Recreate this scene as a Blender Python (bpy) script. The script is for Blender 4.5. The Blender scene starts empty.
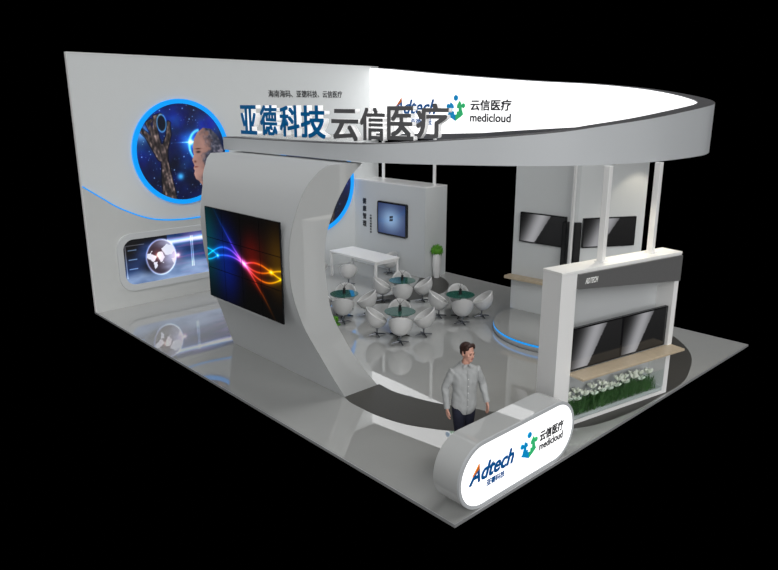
import bpy, bmesh, math, random
import numpy as np
from mathutils import Vector, Matrix
random.seed(7)
PI = math.pi
sc = bpy.context.scene
COL = sc.collection

# ------------------------------------------------------------------ materials
def mat(name, rgb, rough=.5, metal=0., spec=.5, emit=None, es=0., noise=0., nscale=30., trans=0., ior=1.45, alpha=1., bump=0.):
    m = bpy.data.materials.new(name); m.use_nodes = True
    nt = m.node_tree; b = nt.nodes['Principled BSDF']
    b.inputs['Base Color'].default_value = (*rgb, 1); b.inputs['Roughness'].default_value = rough
    b.inputs['Metallic'].default_value = metal; b.inputs['Specular IOR Level'].default_value = spec
    b.inputs['IOR'].default_value = ior
    b.inputs['Transmission Weight'].default_value = trans; b.inputs['Alpha'].default_value = alpha
    if emit: b.inputs['Emission Color'].default_value = (*emit, 1); b.inputs['Emission Strength'].default_value = es
    if noise or bump:
        tc = nt.nodes.new('ShaderNodeTexCoord'); nz = nt.nodes.new('ShaderNodeTexNoise')
        nz.inputs['Scale'].default_value = nscale; nt.links.new(tc.outputs['Object'], nz.inputs['Vector'])
        if noise:
            mx = nt.nodes.new('ShaderNodeMix'); mx.data_type = 'RGBA'
            mx.inputs[6].default_value = (*[c*(1-noise) for c in rgb], 1); mx.inputs[7].default_value = (*[min(1, c*(1+noise)) for c in rgb], 1)
            nt.links.new(nz.outputs['Fac'], mx.inputs[0]); nt.links.new(mx.outputs[2], b.inputs['Base Color'])
        if bump:
            bp = nt.nodes.new('ShaderNodeBump'); bp.inputs['Strength'].default_value = bump; bp.inputs['Distance'].default_value = .01
            nt.links.new(nz.outputs['Fac'], bp.inputs['Height']); nt.links.new(bp.outputs['Normal'], b.inputs['Normal'])
    return m
M = dict(
 floor=mat('glossy_grey_floor', (.37, .375, .365), .012, spec=.5, ior=2.35, noise=.03, nscale=2),
 inlay=mat('charcoal_inlay', (.055, .053, .048), .45, noise=.12, nscale=60),
 alu=mat('brushed_aluminium', (.55, .56, .57), .35, metal=.6, noise=.04),
 wall=mat('pale_grey_wall_paint', (.60, .62, .62), .55, noise=.01, nscale=4),
 panel=mat('satin_grey_panel', (.50, .51, .50), .12, spec=.6, noise=.02, nscale=5),
 body=mat('grey_lacquer', (.50, .515, .52), .5, noise=.01),
 bodygloss=mat('glossy_grey_lacquer', (.50, .51, .505), .02, ior=2.1, noise=.01),
 ring=mat('ring_grey_paint', (.52, .54, .555), .4, noise=.01),
 rim=mat('dark_grey_rim', (.105, .105, .11), .45, noise=.04),
 white=mat('white_lacquer', (.80, .80, .79), .25, noise=.01),
 whitem=mat('white_matt', (.82, .82, .80), .5, noise=.01),
 box=mat('backlit_white_acrylic', (.9, .9, .9), .3, emit=(1, 1, 1), es=1.1),
 blue=mat('backlit_blue_acrylic', (.0, .08, .25), .3, emit=(.004, .31, .88), es=.95),
 dark=mat('header_grey', (.12, .12, .12), .4, noise=.03),
 tvb=mat('black_bezel', (.008, .008, .009), .25),
 wood=mat('light_oak', (.50, .41, .29), .4, noise=.14, nscale=9),
 chrome=mat('dark_chrome', (.16, .17, .19), .22, metal=.9),
 black=mat('black_plastic', (.015, .015, .015), .4),
 shell=mat('white_chair_shell', (.56, .56, .555), .3, noise=.01),
 cush=mat('grey_cushion', (.50, .50, .48), .8, noise=.05),
 gtop=mat('green_glass_top', (.03, .11, .085), .04, ior=1.8),
 glass=mat('clear_glass', (.93, .98, .97), .02, trans=1.0, ior=1.1),
 leaf=mat('grass_green', (.07, .17, .05), .6, noise=.5, nscale=25),
 leafb=mat('bright_leaf_green', (.09, .30, .015), .6, noise=.45, nscale=40),
 petal=mat('white_petal', (.80, .85, .74), .6, noise=.05),
 hblue=mat('sign_blue', (.0, .15, .42), .35, noise=.03),
 hgrey=mat('sign_grey', (.12, .12, .125), .4, noise=.03),
 hwhite=mat('sign_white_side', (.88, .88, .88), .4, emit=(1, 1, 1), es=.25),
 ink=mat('black_ink', (.02, .02, .022), .5),
 pblue=mat('print_blue', (.0, .09, .30), .5, emit=(.0, .09, .30), es=.15),
 porange=mat('print_orange', (.75, .17, .01), .5, emit=(.75, .17, .01), es=.1),
 pcyan=mat('print_cyan', (.0, .30, .65), .5, emit=(.0, .3, .65), es=.2),
 pgreen=mat('print_green', (.04, .55, .20), .5, emit=(.04, .55, .2), es=.2),
 pgrey=mat('print_grey', (.06, .06, .065), .5),
 skin=mat('skin', (.62, .33, .25), .5, noise=.06, nscale=60),
 lip=mat('lip', (.45, .17, .15), .5),
 hair=mat('dark_brown_hair', (.035, .014, .010), .5, noise=.5, nscale=90, bump=.6),
 shirt=mat('light_grey_shirt', (.36, .37, .37), .85, noise=.05, nscale=6, bump=.35),
 jeans=mat('dark_navy_jeans', (.012, .014, .030), .85, noise=.35, nscale=25),
 shoe=mat('black_shoe', (.02, .02, .02), .4),
 eye=mat('eye', (.05, .03, .02), .2),
)
def attr_mat(name, es=1.0, rough=.15):
    m = bpy.data.materials.new(name); m.use_nodes = True; nt = m.node_tree; b = nt.nodes['Principled BSDF']
    a = nt.nodes.new('ShaderNodeAttribute'); a.attribute_name = 'Col'
    b.inputs['Base Color'].default_value = (.01, .01, .01, 1); b.inputs['Roughness'].default_value = rough
    nt.links.new(a.outputs['Color'], b.inputs['Emission Color']); b.inputs['Emission Strength'].default_value = es
    return m
M['pic'] = attr_mat('backlit_print', 1.0, .3)
M['led'] = attr_mat('screen_picture', 1.0, .1)

# ------------------------------------------------------------------ helpers
def tag(o, label=None, cat=None, group=None, kind=None):
    if label: o['label'] = label
    if cat: o['category'] = cat
    if group: o['group'] = group
    if kind: o['kind'] = kind
    return o
def empty(name, loc=(0, 0, 0), rz=0., label=None, cat=None, group=None):
    o = bpy.data.objects.new(name, None); COL.objects.link(o); o.location = loc; o.rotation_euler = (0, 0, rz)
    o.empty_display_size = .1
    return tag(o, label, cat, group)
def link(name, me, m, parent=None, smooth=False, kind=None, label=None):
    me.name = name
    o = bpy.data.objects.new(name, me); COL.objects.link(o)
    ms = m if isinstance(m, (list, tuple)) else [m]
    for x in ms: me.materials.append(x)
    if smooth:
        for p in me.polygons: p.use_smooth = True
    if parent: o.parent = parent
    if kind: o['kind'] = kind
    if label: o['label'] = label
    return o
class MB:
    def __init__(s): s.bm = bmesh.new()
    def box(s, x0, x1, y0, y1, z0, z1, bev=0., mi=0, T=None):
        b = bmesh.new(); bmesh.ops.create_cube(b, size=1)
        for v in b.verts: v.co = Vector(((x0+x1)/2+v.co.x*(x1-x0), (y0+y1)/2+v.co.y*(y1-y0), (z0+z1)/2+v.co.z*(z1-z0)))
        if bev: bmesh.ops.bevel(b, geom=b.edges[:], offset=bev, segments=2, affect='EDGES', profile=.5)
        return s.add(b, T, mi)
    def add(s, b, T=None, mi=0):
        if T: b.transform(T)
        for f in b.faces: f.material_index = mi
        me = bpy.data.meshes.new('t'); b.to_mesh(me); b.free(); s.bm.from_mesh(me); bpy.data.meshes.remove(me); return s
    def prism(s, pts, h0, h1, T=None, mi=0, bev=0.):          # polygon in XY extruded along Z
        b = bmesh.new(); lo = [b.verts.new((p[0], p[1], h0)) for p in pts]; hi = [b.verts.new((p[0], p[1], h1)) for p in pts]
        n = len(pts); b.faces.new(lo[::-1]); top = b.faces.new(hi)
        for i in range(n): b.faces.new((lo[i], lo[(i+1) % n], hi[(i+1) % n], hi[i]))
        bmesh.ops.recalc_face_normals(b, faces=b.faces[:])
        if bev: bmesh.ops.bevel(b, geom=[e for e in b.edges if e.calc_face_angle(0) > .9], offset=bev, segments=2, affect='EDGES')
        return s.add(b, T, mi)
    def tube(s, pts, r, n=10, T=None, mi=0, cap=True):
        b = bmesh.new(); P = [Vector(p) for p in pts]; rs = r if isinstance(r, (list, tuple)) else [r]*len(P); rings = []
        for i, p in enumerate(P):
            d = (P[min(i+1, len(P)-1)]-P[max(i-1, 0)]).normalized()
            a = Vector((0, 0, 1)) if abs(d.z) < .9 else Vector((1, 0, 0))
            u = d.cross(a).normalized(); w = d.cross(u)
            rings.append([b.verts.new(p+(u*math.cos(2*PI*k/n)+w*math.sin(2*PI*k/n))*rs[i]) for k in range(n)])
        for i in range(len(P)-1):
            for k in range(n): b.faces.new((rings[i][k], rings[i][(k+1) % n], rings[i+1][(k+1) % n], rings[i+1][k]))
        if cap: b.faces.new(rings[0][::-1]); b.faces.new(rings[-1])
        bmesh.ops.recalc_face_normals(b, faces=b.faces[:])
        return s.add(b, T, mi)
    def lathe(s, prof, n=32, T=None, mi=0):
        b = bmesh.new(); rings = []
        for r, z in prof:
            if r < 1e-5: rings.append([b.verts.new((0, 0, z))])
            else: rings.append([b.verts.new((r*math.cos(2*PI*k/n), r*math.sin(2*PI*k/n), z)) for k in range(n)])
        for A, B in zip(rings, rings[1:]):
            for k in range(n):
                q = [A[k % len(A)], A[(k+1) % len(A)], B[(k+1) % len(B)], B[k % len(B)]]
                q = list(dict.fromkeys(q))
                if len(q) > 2: b.faces.new(q)
        for R in (rings[0], rings[-1]):
            if len(R) > 2:
                try: b.faces.new(R)
                except ValueError: pass
        bmesh.ops.recalc_face_normals(b, faces=b.faces[:])
        return s.add(b, T, mi)
    def ball(s, c, r, seg=16, T=None, mi=0):
        b = bmesh.new(); bmesh.ops.create_uvsphere(b, u_segments=seg, v_segments=seg//2+2, radius=1)
        rr = r if isinstance(r, (list, tuple)) else (r, r, r)
        for v in b.verts: v.co = Vector((c[0]+v.co.x*rr[0], c[1]+v.co.y*rr[1], c[2]+v.co.z*rr[2]))
        return s.add(b, T, mi)
    def build(s, name, m, parent=None, smooth=False, kind=None, label=None):
        me = bpy.data.meshes.new(name); s.bm.to_mesh(me); s.bm.free()
        o = link(name, me, m, parent, smooth, kind, label)
        if smooth: autosmooth(me)
        return o
def autosmooth(me, ang=.7):
    bm = bmesh.new(); bm.from_mesh(me)
    for e in bm.edges: e.smooth = e.calc_face_angle(0) < ang if len(e.link_faces) == 2 else True
    for f in bm.faces: f.smooth = True
    bm.to_mesh(me); bm.free()
def copy_tree(o, parent=None):
    c = o.copy(); COL.objects.link(c); c.parent = parent
    for ch in [x for x in list(bpy.data.objects) if x.parent == o]: copy_tree(ch, c)
    return c
def frame(o, ux, uz, n):                                       # local x,y,z -> ux,uz,n at o
    ux, uz, n = Vector(ux).normalized(), Vector(uz).normalized(), Vector(n).normalized()
    m = Matrix.Identity(4)
    for i, a in enumerate((ux, uz, n)):
        for j in range(3): m[j][i] = a[j]
    m.translation = Vector(o); return m
def text_mesh(s, w, h, ext=.004, bold=0., shear=0., T=None, keep=False):
    """writing as a mesh in the XY plane, fitted to w x h with its lower left at 0,0, thickness ext along +Z"""
    cu = bpy.data.curves.new('t', 'FONT'); cu.body = s; cu.size = 1; cu.shear = shear; cu.extrude = .5; cu.resolution_u = 3
    ob = bpy.data.objects.new('t', cu); COL.objects.link(ob)
    bpy.context.view_layer.update()
    dg = bpy.context.evaluated_depsgraph_get(); me = bpy.data.meshes.new_from_object(ob.evaluated_get(dg))
    bpy.data.objects.remove(ob); bpy.data.curves.remove(cu)
    co = np.array([v.co[:] for v in me.vertices]); lo, hi = co.min(0), co.max(0)
    sx, sy = w/(hi[0]-lo[0]), h/(hi[1]-lo[1])
    if keep: sx = sy = min(sx, sy)
    for v in me.vertices: v.co = Vector(((v.co.x-lo[0])*sx, (v.co.y-lo[1])*sy, (v.co.z+.5)*ext))
    me.materials.clear()
    if bold:
        b = bmesh.new()
        for q_, (dx, dy) in enumerate(((0, 0), (1, 1), (-1, 1), (1, -1), (-1, -1))):
            k = me.copy(); k.transform(Matrix.Translation((dx*bold*h, dy*bold*h, q_*.0008))); b.from_mesh(k); bpy.data.meshes.remove(k)
        b.to_mesh(me); b.free()
    if T: me.transform(T)
    return me
def text(name, s, T, u, v, w, h, m, parent, ext=.004, bold=.0, shear=0.):
    return link(name, text_mesh(s, w, h, ext, bold, shear, T @ Matrix.Translation((u, v, 0))), m, parent)
def picture(name, W, H, nx, ny, fn, m, parent, T, mask=None):
    """flat picture: a dense grid whose colours are worked out by fn(u, v) -> sRGB arrays"""
    u, v = np.meshgrid((np.arange(nx)+.5)/nx, (np.arange(ny)+.5)/ny)
    ug, vg = np.meshgrid(np.linspace(0, 1, nx+1), np.linspace(0, 1, ny+1))
    rgb = np.clip(fn(ug, vg), 0, 1); rgb = rgb**2.2
    verts = [(a*W, b*H, 0) for a, b in zip(ug.ravel(), vg.ravel())]
    faces = []
    for j in range(ny):
        for i in range(nx):
            if mask is None or mask((i+.5)/nx, (j+.5)/ny):
                k = j*(nx+1)+i; faces.append((k, k+1, k+nx+2, k+nx+1))
    me = bpy.data.meshes.new(name); me.from_pydata(verts, [], faces)
    ca = me.color_attributes.new('Col', 'FLOAT_COLOR', 'POINT')
    ca.data.foreach_set('color', np.concatenate([rgb.reshape(-1, 3), np.ones((rgb.shape[0]*rgb.shape[1], 1))], 1).astype(np.float32).ravel())
    bm = bmesh.new(); bm.from_mesh(me); bmesh.ops.delete(bm, geom=[x for x in bm.verts if not x.link_faces], context='VERTS'); bm.to_mesh(me); bm.free()
    me.transform(T)
    return link(name, me, m, parent)
def smoothcurve(pts, per=8):                                   # Catmull-Rom
    P = np.array(pts, float); out = []
    for i in range(len(P)-1):
        p0, p1, p2, p3 = P[max(i-1, 0)], P[i], P[i+1], P[min(i+2, len(P)-1)]
        for k in range(per):
            t = k/per
            out.append(.5*((2*p1)+(-p0+p2)*t+(2*p0-5*p1+4*p2-p3)*t*t+(-p0+3*p1-3*p2+p3)*t**3))
    out.append(P[-1]); return np.array(out)
def rrect(x0, x1, z0, z1, r, n=8):
    pts = []
    for cx, cz, a0 in ((x1-r, z1-r, 0), (x0+r, z1-r, PI/2), (x0+r, z0+r, PI), (x1-r, z0+r, 1.5*PI)):
        for k in range(n+1): a = a0+PI/2*k/n; pts.append((cx+r*math.cos(a), cz+r*math.sin(a)))
    return pts
def ringprism(mb, outer, inner, h0, h1, T=None, mi=0):
    b = bmesh.new(); n = len(outer)
    V = [[b.verts.new((p[0], p[1], h)) for p in L] for h in (h0, h1) for L in (outer, inner)]
    for i in range(n):
        j = (i+1) % n
        b.faces.new((V[0][i], V[0][j], V[2][j], V[2][i])); b.faces.new((V[1][j], V[1][i], V[3][i], V[3][j]))
        b.faces.new((V[2][i], V[2][j], V[3][j], V[3][i])); b.faces.new((V[0][j], V[0][i], V[1][i], V[1][j]))
    bmesh.ops.recalc_face_normals(b, faces=b.faces[:]); mb.add(b, T, mi)

W, D = 9.20, 11.585
# planes used for lettering and panels: local x to the right, local y up, local z out of the face
def F_minus_y(x, y, z): return frame((x, y, z), (1, 0, 0), (0, 0, 1), (0, -1, 0))
def F_minus_x(x, y, z): return frame((x, y, z), (0, -1, 0), (0, 0, 1), (-1, 0, 0))

# ------------------------------------------------------------------ setting
m = MB(); m.box(0, W, 0, D+.02, -.03, 0); m.build('floor', M['floor'], kind='structure')
m = MB(); m.box(-.014, W+.014, -.014, 0, -.04, .003); m.box(-.014, 0, 0, D+.1, -.04, .003); m.box(W, W+.014, 0, D+.1, -.04, .003)
m.build('trim_1', M['alu'], kind='structure')
outer = smoothcurve([(1.33, 3.73), (1.27, 3.5), (1.26, 3.24), (1.27, 2.81), (1.38, 2.31), (1.57, 1.93), (1.78, 1.62), (2.4, .92), (3.24, .38), (3.8, .17), (4.5, .06), (5.4, .03), (6.17, .03), (6.79, .17), (7.57, .46), (8.11, .82), (8.6, 1.35), (8.85, 1.95), (8.9, 2.5)], 6)
inner_ = smoothcurve([(8.0, 2.5), (7.7, 1.75), (7.0, 1.2), (6.0, .95), (5.0, .9), (4.2, .98), (3.5, 1.15), (2.81, 1.57), (2.62, 1.9), (2.33, 2.46), (2.2, 2.88), (2.11, 3.32), (2.14, 3.73)], 6)
def flat(pts, z0, z1, name, mm, kind='structure', parent=None):
    mb = MB(); b = bmesh.new(); vs = [b.verts.new((p[0], p[1], z1)) for p in pts]; f = b.faces.new(vs)
    if f.normal.z < 0: f.normal_flip()
    r = bmesh.ops.extrude_face_region(b, geom=[f]); 
    for g in r['geom']:
        if isinstance(g, bmesh.types.BMVert): g.co.z = z0
    bmesh.ops.recalc_face_normals(b, faces=b.faces[:])
    bmesh.ops.triangulate(b, faces=[q for q in b.faces if len(q.verts) > 4])
    mb.add(b); return mb.build(name, mm, parent, kind=kind)
flat([tuple(p) for p in outer]+[tuple(p) for p in inner_], .0, .004, 'trim_2', M['inlay'])
flat([tuple(p) for p in smoothcurve([(5.2, 7.75), (5.48, 7.53), (5.94, 7.31), (6.8, 7.1), (7.56, 7.12), (8.25, 7.6), (8.62, 8.15), (8.64, 8.45)], 5)]+[(8.45, 8.62), (8.1, 8.6), (7.7, 8.3), (7.2, 8.0), (6.31, 7.86), (5.86, 7.98), (5.4, 8.1)], .0, .004, 'trim_3', M['inlay'])
# back wall
m = MB(); m.box(0, W, D, D+.1, 0, 5.98); m.build('wall_back', M['wall'], kind='structure')
m = MB(); m.box(-.008, 0, D-.01, D+.1, .004, 5.98); m.box(-.008, W, D-.01, D+.1, 5.98, 5.995); m.build('trim_4', M['white'], kind='structure')
wave = smoothcurve([(0, 3.03), (.38, 2.75), (.82, 2.44), (1.46, 2.14), (2.06, 2.02), (2.8, 2.0), (3.8, 2.08), (5., 2.15), (6.2, 1.9), (6.8, 1.2), (6.95, .5)], 8)
T = frame((0, D, 0), (1, 0, 0), (0, 0, 1), (0, -1, 0))
pts = [(0, 0)]+[(6.95, 0)]+[tuple(p) for p in wave[::-1]]
m = MB(); m.prism(pts, .0, .025, T); m.build('trim_5', M['panel'], kind='structure')
b = bmesh.new(); m = MB()
up = [(p[0], p[1]+.035) for p in wave]
b = bmesh.new(); lo = [b.verts.new((p[0], p[1], .03)) for p in wave]; hi = [b.verts.new((p[0], p[1], .03)) for p in up]
lo2 = [b.verts.new((p[0], p[1], 0)) for p in wave]; hi2 = [b.verts.new((p[0], p[1], 0)) for p in up]
for i in range(len(wave)-1):
    b.faces.new((lo[i], lo[i+1], hi[i+1], hi[i])); b.faces.new((hi[i], hi[i+1], hi2[i+1], hi2[i])); b.faces.new((lo2[i], lo2[i+1], lo[i+1], lo[i]))
m.add(b, T); m.build('trim_6', M['blue'], kind='structure')
# small black line of writing printed on the back wall
tw = text('wall_lettering', '海南海码、亚德科技、云信医疗', F_minus_y(5.17, D-.001, 5.06), 0, 0, 2.58, .19, M['ink'], None, .006, .012)
tag(tw, 'small black line of Chinese writing along the upper part of the back wall', 'lettering')

# ------------------------------------------------------------------ pictures
def fbm(u, v, s, seed, oc=4):
    r = np.random.RandomState(seed); out = 0; amp = 1; tot = 0
    for o in range(oc):
        n = int(s*2**o)+2; g = r.rand(n+2, n+2)
        x = np.clip(u, 0, .9999)*n; y = np.clip(v, 0, .9999)*n; i = x.astype(int); j = y.astype(int); fx = x-i; fy = y-j
        fx = fx*fx*(3-2*fx); fy = fy*fy*(3-2*fy)
        a = g[j, i]*(1-fx)+g[j, i+1]*fx; c = g[j+1, i]*(1-fx)+g[j+1, i+1]*fx
        out = out+amp*(a*(1-fy)+c*fy); tot += amp; amp *= .5
    return out/tot
def lerp(a, c, m): return a*(1-m[..., None])+np.array(c)*m[..., None]
def sst(e0, e1, x): t = np.clip((x-e0)/(e1-e0), 0, 1); return t*t*(3-2*t)
def seg(u, v, a, c, r0, r1=None):
    r1 = r0 if r1 is None else r1
    ax, ay = a; cx, cy = c; dx, dy = cx-ax, cy-ay; t = np.clip(((u-ax)*dx+(v-ay)*dy)/(dx*dx+dy*dy), 0, 1)
    d = np.hypot(u-ax-t*dx, v-ay-t*dy); return d-(r0+(r1-r0)*t)
def poly(u, v, pts):
    ins = np.zeros(u.shape, bool); n = len(pts)
    for i in range(n):
        x1, y1 = pts[i]; x2, y2 = pts[(i+1) % n]
        c = ((y1 > v) != (y2 > v)) & (u < (x2-x1)*(v-y1)/(y2-y1+1e-12)+x1); ins ^= c
    return ins.astype(float)
def space(u, v, seed=3):
    n = fbm(u, v, 3, seed); n2 = fbm(u, v, 9, seed+5, 3)
    img = np.stack([.02+.10*n*n2, .05+.25*n*n2+.05*n, .20+.55*n**1.5], -1)*(.55+.7*n[..., None])
    r = np.random.RandomState(seed+9)
    for k in range(170):
        x, y = r.rand(2); s = .0022+.004*r.rand()**3; d = np.hypot(u-x, v-y); img += (np.exp(-(d/s)**2)*(.4+.6*r.rand()))[..., None]*np.array([.7, .85, 1.])
    return img
def hand_face(u, v):
    img = space(u, v)
    # glowing crescent of a planet with a star flare
    d = np.hypot((u-.70)/.12, (v-.56)/.16)
    cres = np.exp(-((d-1)/.10)**2)*(u < .70)
    img += cres[..., None]*np.array([.35, .75, 1.0]); g = np.hypot(u-.60, v-.60)
    img += (np.exp(-(g/.10)**2)*.8)[..., None]*np.array([.2, .6, 1.]); img += (np.exp(-(g/.025)**2))[..., None]
    img += (np.exp(-((v-.60)/.006)**2)*np.exp(-((u-.60)/.12)**2)*.8)[..., None]*np.array([.6, .9, 1.])
    g = np.hypot(u-.455, v-.25); img += (np.exp(-(g/.035)**2)*.9)[..., None]*np.array([.3, .8, 1.])
    g = np.hypot(u-.07, v-.70); img += (np.exp(-(g/.09)**2)*.7)[..., None]*np.array([.5, .8, 1.])
    # metal hand rising from below: forearm, palm, fingers
    dd = np.full(u.shape, 9.); u = u+.052
    S = [((.37, .02), (.345, .42), .075, .034), ((.345, .42), (.345, .55), .034, .040), ((.31, .46), (.20, .66), .04, .03), ((.20, .66), (.10, .76), .026, .018), ((.32, .52), (.235, .72), .03, .024),
         ((.235, .72), (.20, .80), .022, .02), ((.20, .80), (.24, .83), .018, .014), ((.30, .55), (.27, .74), .026, .022), ((.27, .74), (.28, .86), .022, .018), ((.28, .86), (.34, .88), .018, .014), ((.35, .52), (.41, .68), .03, .022), ((.41, .68), (.42, .80), .022, .016)]
    for a, c, r0, r1 in S: dd = np.minimum(dd, seg(u, v, a, c, r0, r1))
    tex = .10+1.25*fbm(u, v*.6, 40, 11, 2)**2.2; rid = .8+.2*np.sin(u*190+v*30)
    col = np.stack([.62*tex*rid+.10, .53*tex*rid+.09, .50*tex*rid+.10], -1); img = np.where((dd < 0)[..., None], col, img)
    img *= np.where((dd > 0) & (dd < .012), .45, 1.)[..., None]
    e = np.hypot((u-.345)/.048, (v-.80)/.085); pl = np.stack([.03+0*u, .05+.1*u, .10+.2*u], -1); img = np.where((e < 1)[..., None], pl, img)
    img += np.exp(-((e-1)/.12)**2)[..., None]*np.array([.35, .6, .75])*.8; u = u-.052
    # head of an android in profile, facing left
    head0 = [(.775, .12), (.72, .20), (.69, .22), (.675, .27), (.685, .30), (.672, .325), (.685, .35), (.665, .40), (.685, .45), (.68, .52), (.70, .60), (.74, .66), (.80, .70), (.88, .69), (.95, .62), (1.0, .5), (1.0, .0), (.85, .0)]
    uu = u; u = .66+(u-.595)*.90; v0 = v; v = .30+(v-.30)*.90
    hm = poly(u, v, head0); sh = np.clip(.45+1.3*(.80-u)+.25*fbm(u, v, 8, 21), .1, 1)
    sk = np.stack([1.05*sh, .80*sh, .74*sh], -1); mech = fbm(u, v, 40, 31, 2); mz = sst(.76, .84, u+.25*(fbm(u, v, 12, 41)-.5))
    mc = np.stack([.20+.6*mech**2, .22+.55*mech**2, .30+.55*mech**2], -1)*.8
    sk = sk*(1-mz[..., None])+mc*mz[..., None]
    for (x, y, rx, ry, c) in ((.735, .475, .022, .010, (.12, .08, .10)), (.735, .505, .03, .006, (.25, .14, .12)), (.70, .335, .02, .006, (.45, .16, .15)), (.695, .385, .012, .01, (.4, .22, .18))):
        k = np.exp(-((u-x)/rx)**2-((v-y)/ry)**2); sk = lerp(sk, c, np.clip(k, 0, 1))
    img = img*(1-hm[..., None])+sk*hm[..., None]
    return img*.9
CONT = [[(.38, .66), (.46, .70), (.50, .64), (.54, .60), (.50, .52), (.46, .50), (.44, .56), (.39, .60)],
        [(.49, .50), (.55, .47), (.54, .38), (.50, .28), (.48, .38)],
        [(.60, .70), (.66, .66), (.67, .55), (.64, .44), (.60, .42), (.60, .52), (.57, .56), (.56, .66)],
        [(.62, .76), (.72, .84), (.84, .82), (.86, .70), (.80, .62), (.72, .60), (.66, .68)],
        [(.80, .50), (.88, .50), (.88, .42), (.82, .40)]]
def globe(u, v):
    X = u*2.5; n = fbm(u, v, 4, 51); st = fbm(u*.15, v, 18, 61, 3)
    img = np.stack([.05+.18*n+.25*(st > .55)*u, .12+.26*n+.30*(st-.4)*u, .28+.35*n+.5*(st-.4)*u], -1)
    k = np.exp(-((v-.80-.04*u)/.06)**2)*sst(.28, .4, u); img += k[..., None]*np.array([.7, .75, .85])
    k = sst(.36, .12, v-.18*np.sin(u*3)+.08*n); img = lerp(img, (.58, .68, .84), np.clip(k*.9*(.5+.9*n), 0, 1))
    k = np.exp(-((u-.05)/.12)**2)*np.exp(-((v-.75)/.3)**2); img = lerp(img, (.02, .02, .05), np.clip(k+np.exp(-((v-1)/.16)**2)*(u < .42), 0, 1))
    k = np.exp(-((X-.62)/.22)**2)*np.exp(-((v-.35)/.16)**2); img = lerp(img, (.02, .03, .08), np.clip(k, 0, 1))
    gx, gy = .88, .52; d = np.hypot((X-gx)/.35, (v-gy)/.38)
    lt = sst(-.15, .35, X-gx+.3*(n-.5)); ball = np.stack([.16+.50*lt+.12*n, .13+.56*lt+.10*n, .17+.66*lt+.12*n], -1)
    img = np.where((d < 1)[..., None], ball, img); img += np.exp(-((d-1)/.05)**2)[..., None]*np.array([.5, .55, .7])*.9
    for c in CONT:
        q = [((x-.62)*1.4+gx, (y-.57)*.95+gy) for x, y in c]; k = poly(X+.06*(fbm(u, v, 16, 77, 2)-.5), v+.10*(fbm(u, v, 16, 78, 2)-.5), q)*(d < 1); img = lerp(img, (.88, .90, .97), k)
    for x, y in ((.80, .56), (1.28, .50)):
        g = np.hypot(X-x, v-y); img += (np.exp(-(g/.04)**2))[..., None]*np.array([1, .8, .75])+(np.exp(-(g/.13)**2)*.28)[..., None]*np.array([.9, .3, .2])
    for x0 in (1.62, 1.66): img += (np.exp(-((X-x0)/.010)**2)*(v > .2)*(v < .9)*.6)[..., None]*np.array([.8, .9, 1.])
    for y in (.35, .55, .75): img += (np.exp(-((v-y)/.010)**2)*(X > .12)*(X < .32)*.6)[..., None]*np.array([.7, .85, 1.])
    img += ((np.abs(X-.07) < .008)*(v > .15)*(v < .85)*.35+(np.abs(v-.85) < .01)*(X > .07)*(X < .5)*.35)[..., None]
    return img
def led(u, v):
    def bell(x, c, w): return np.exp(-((x-c)/w)**2)
    img = np.zeros(u.shape+(3,))
    img += (bell(u, .0, .20)*(.2+.8*bell(v, .62, .45)))[..., None]*np.array([.0, .24, .26])
    img += (bell(u, .30, .18)*bell(v, .45, .42))[..., None]*np.array([.02, .09, .38])
    img += (bell(u, .64, .15)*bell(v, .58, .26))[..., None]*np.array([.30, .05, .02])
    img += (bell(u, .97, .17)*bell(v, .60, .36))[..., None]*np.array([.26, .18, .0])
    def hue(x):
        xs = [0, .2, .38, .53, .66, .82, 1]; R = [.0, .1, .45, .9, .95, 1, .95]; G = [.7, .4, .25, .35, .25, .5, .75]; B = [.85, 1, 1, .75, .2, .02, .02]
        return np.stack([np.interp(x, xs, R), np.interp(x, xs, G), np.interp(x, xs, B)], -1)
    c = .49; X0, X1, X2 = .16, .53, .88
    S = [(lambda x: c+.115*np.sin((x-X0+.12)/(X1-X0+.12)*PI)**1, 0, X1, 1.), (lambda x: c+.035*np.sin((x-X0)/(X1-X0)*PI)*np.where(x < X0, 2.2, 1), 0, X1, .9), (lambda x: c+.05*np.cos((x-.01)/.15*PI/2), -.05, X0, .8),
         (lambda x: c+.045*np.sin((x-X1)/(X2-X1)*PI), X1, 1.1, .9), (lambda x: c-.045*np.sin((x-X1)/(X2-X1)*PI), X1, 1.1, .8), (lambda x: c-.125*np.sin((x-X1)/(1.06-X1)*PI), X1, 1.02, .9)]
    for f, a, e, k in S:
        y = f(np.clip(u, 0, 1)); d = np.abs(v-y); rng = (u > a) & (u < e)
        img += ((np.exp(-(d/.008)**2)*.75+.28*np.exp(-(d/.035)**2))*rng*k)[..., None]*hue(u)
    y = c+(X1-u)*.95+.9*np.sign(X1-u)*np.abs(X1-u)**2; d = np.abs(v-y)/1.6; fade = np.exp(-((u-X1)/.25)**2)
    img += ((np.exp(-(d/.008)**2)*.6+.35*np.exp(-(d/.035)**2))*fade)[..., None]*hue(u)
    for x, q in ((X0, .03), (X1, .035), (X2, .03)):
        g = np.hypot((u-x)*1.3, v-c); img += (np.exp(-(g/q)**2)*.7)[..., None]*hue(np.full(u.shape, x))+(np.exp(-(g/.012)**2)*.6)[..., None]
    return img

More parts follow.
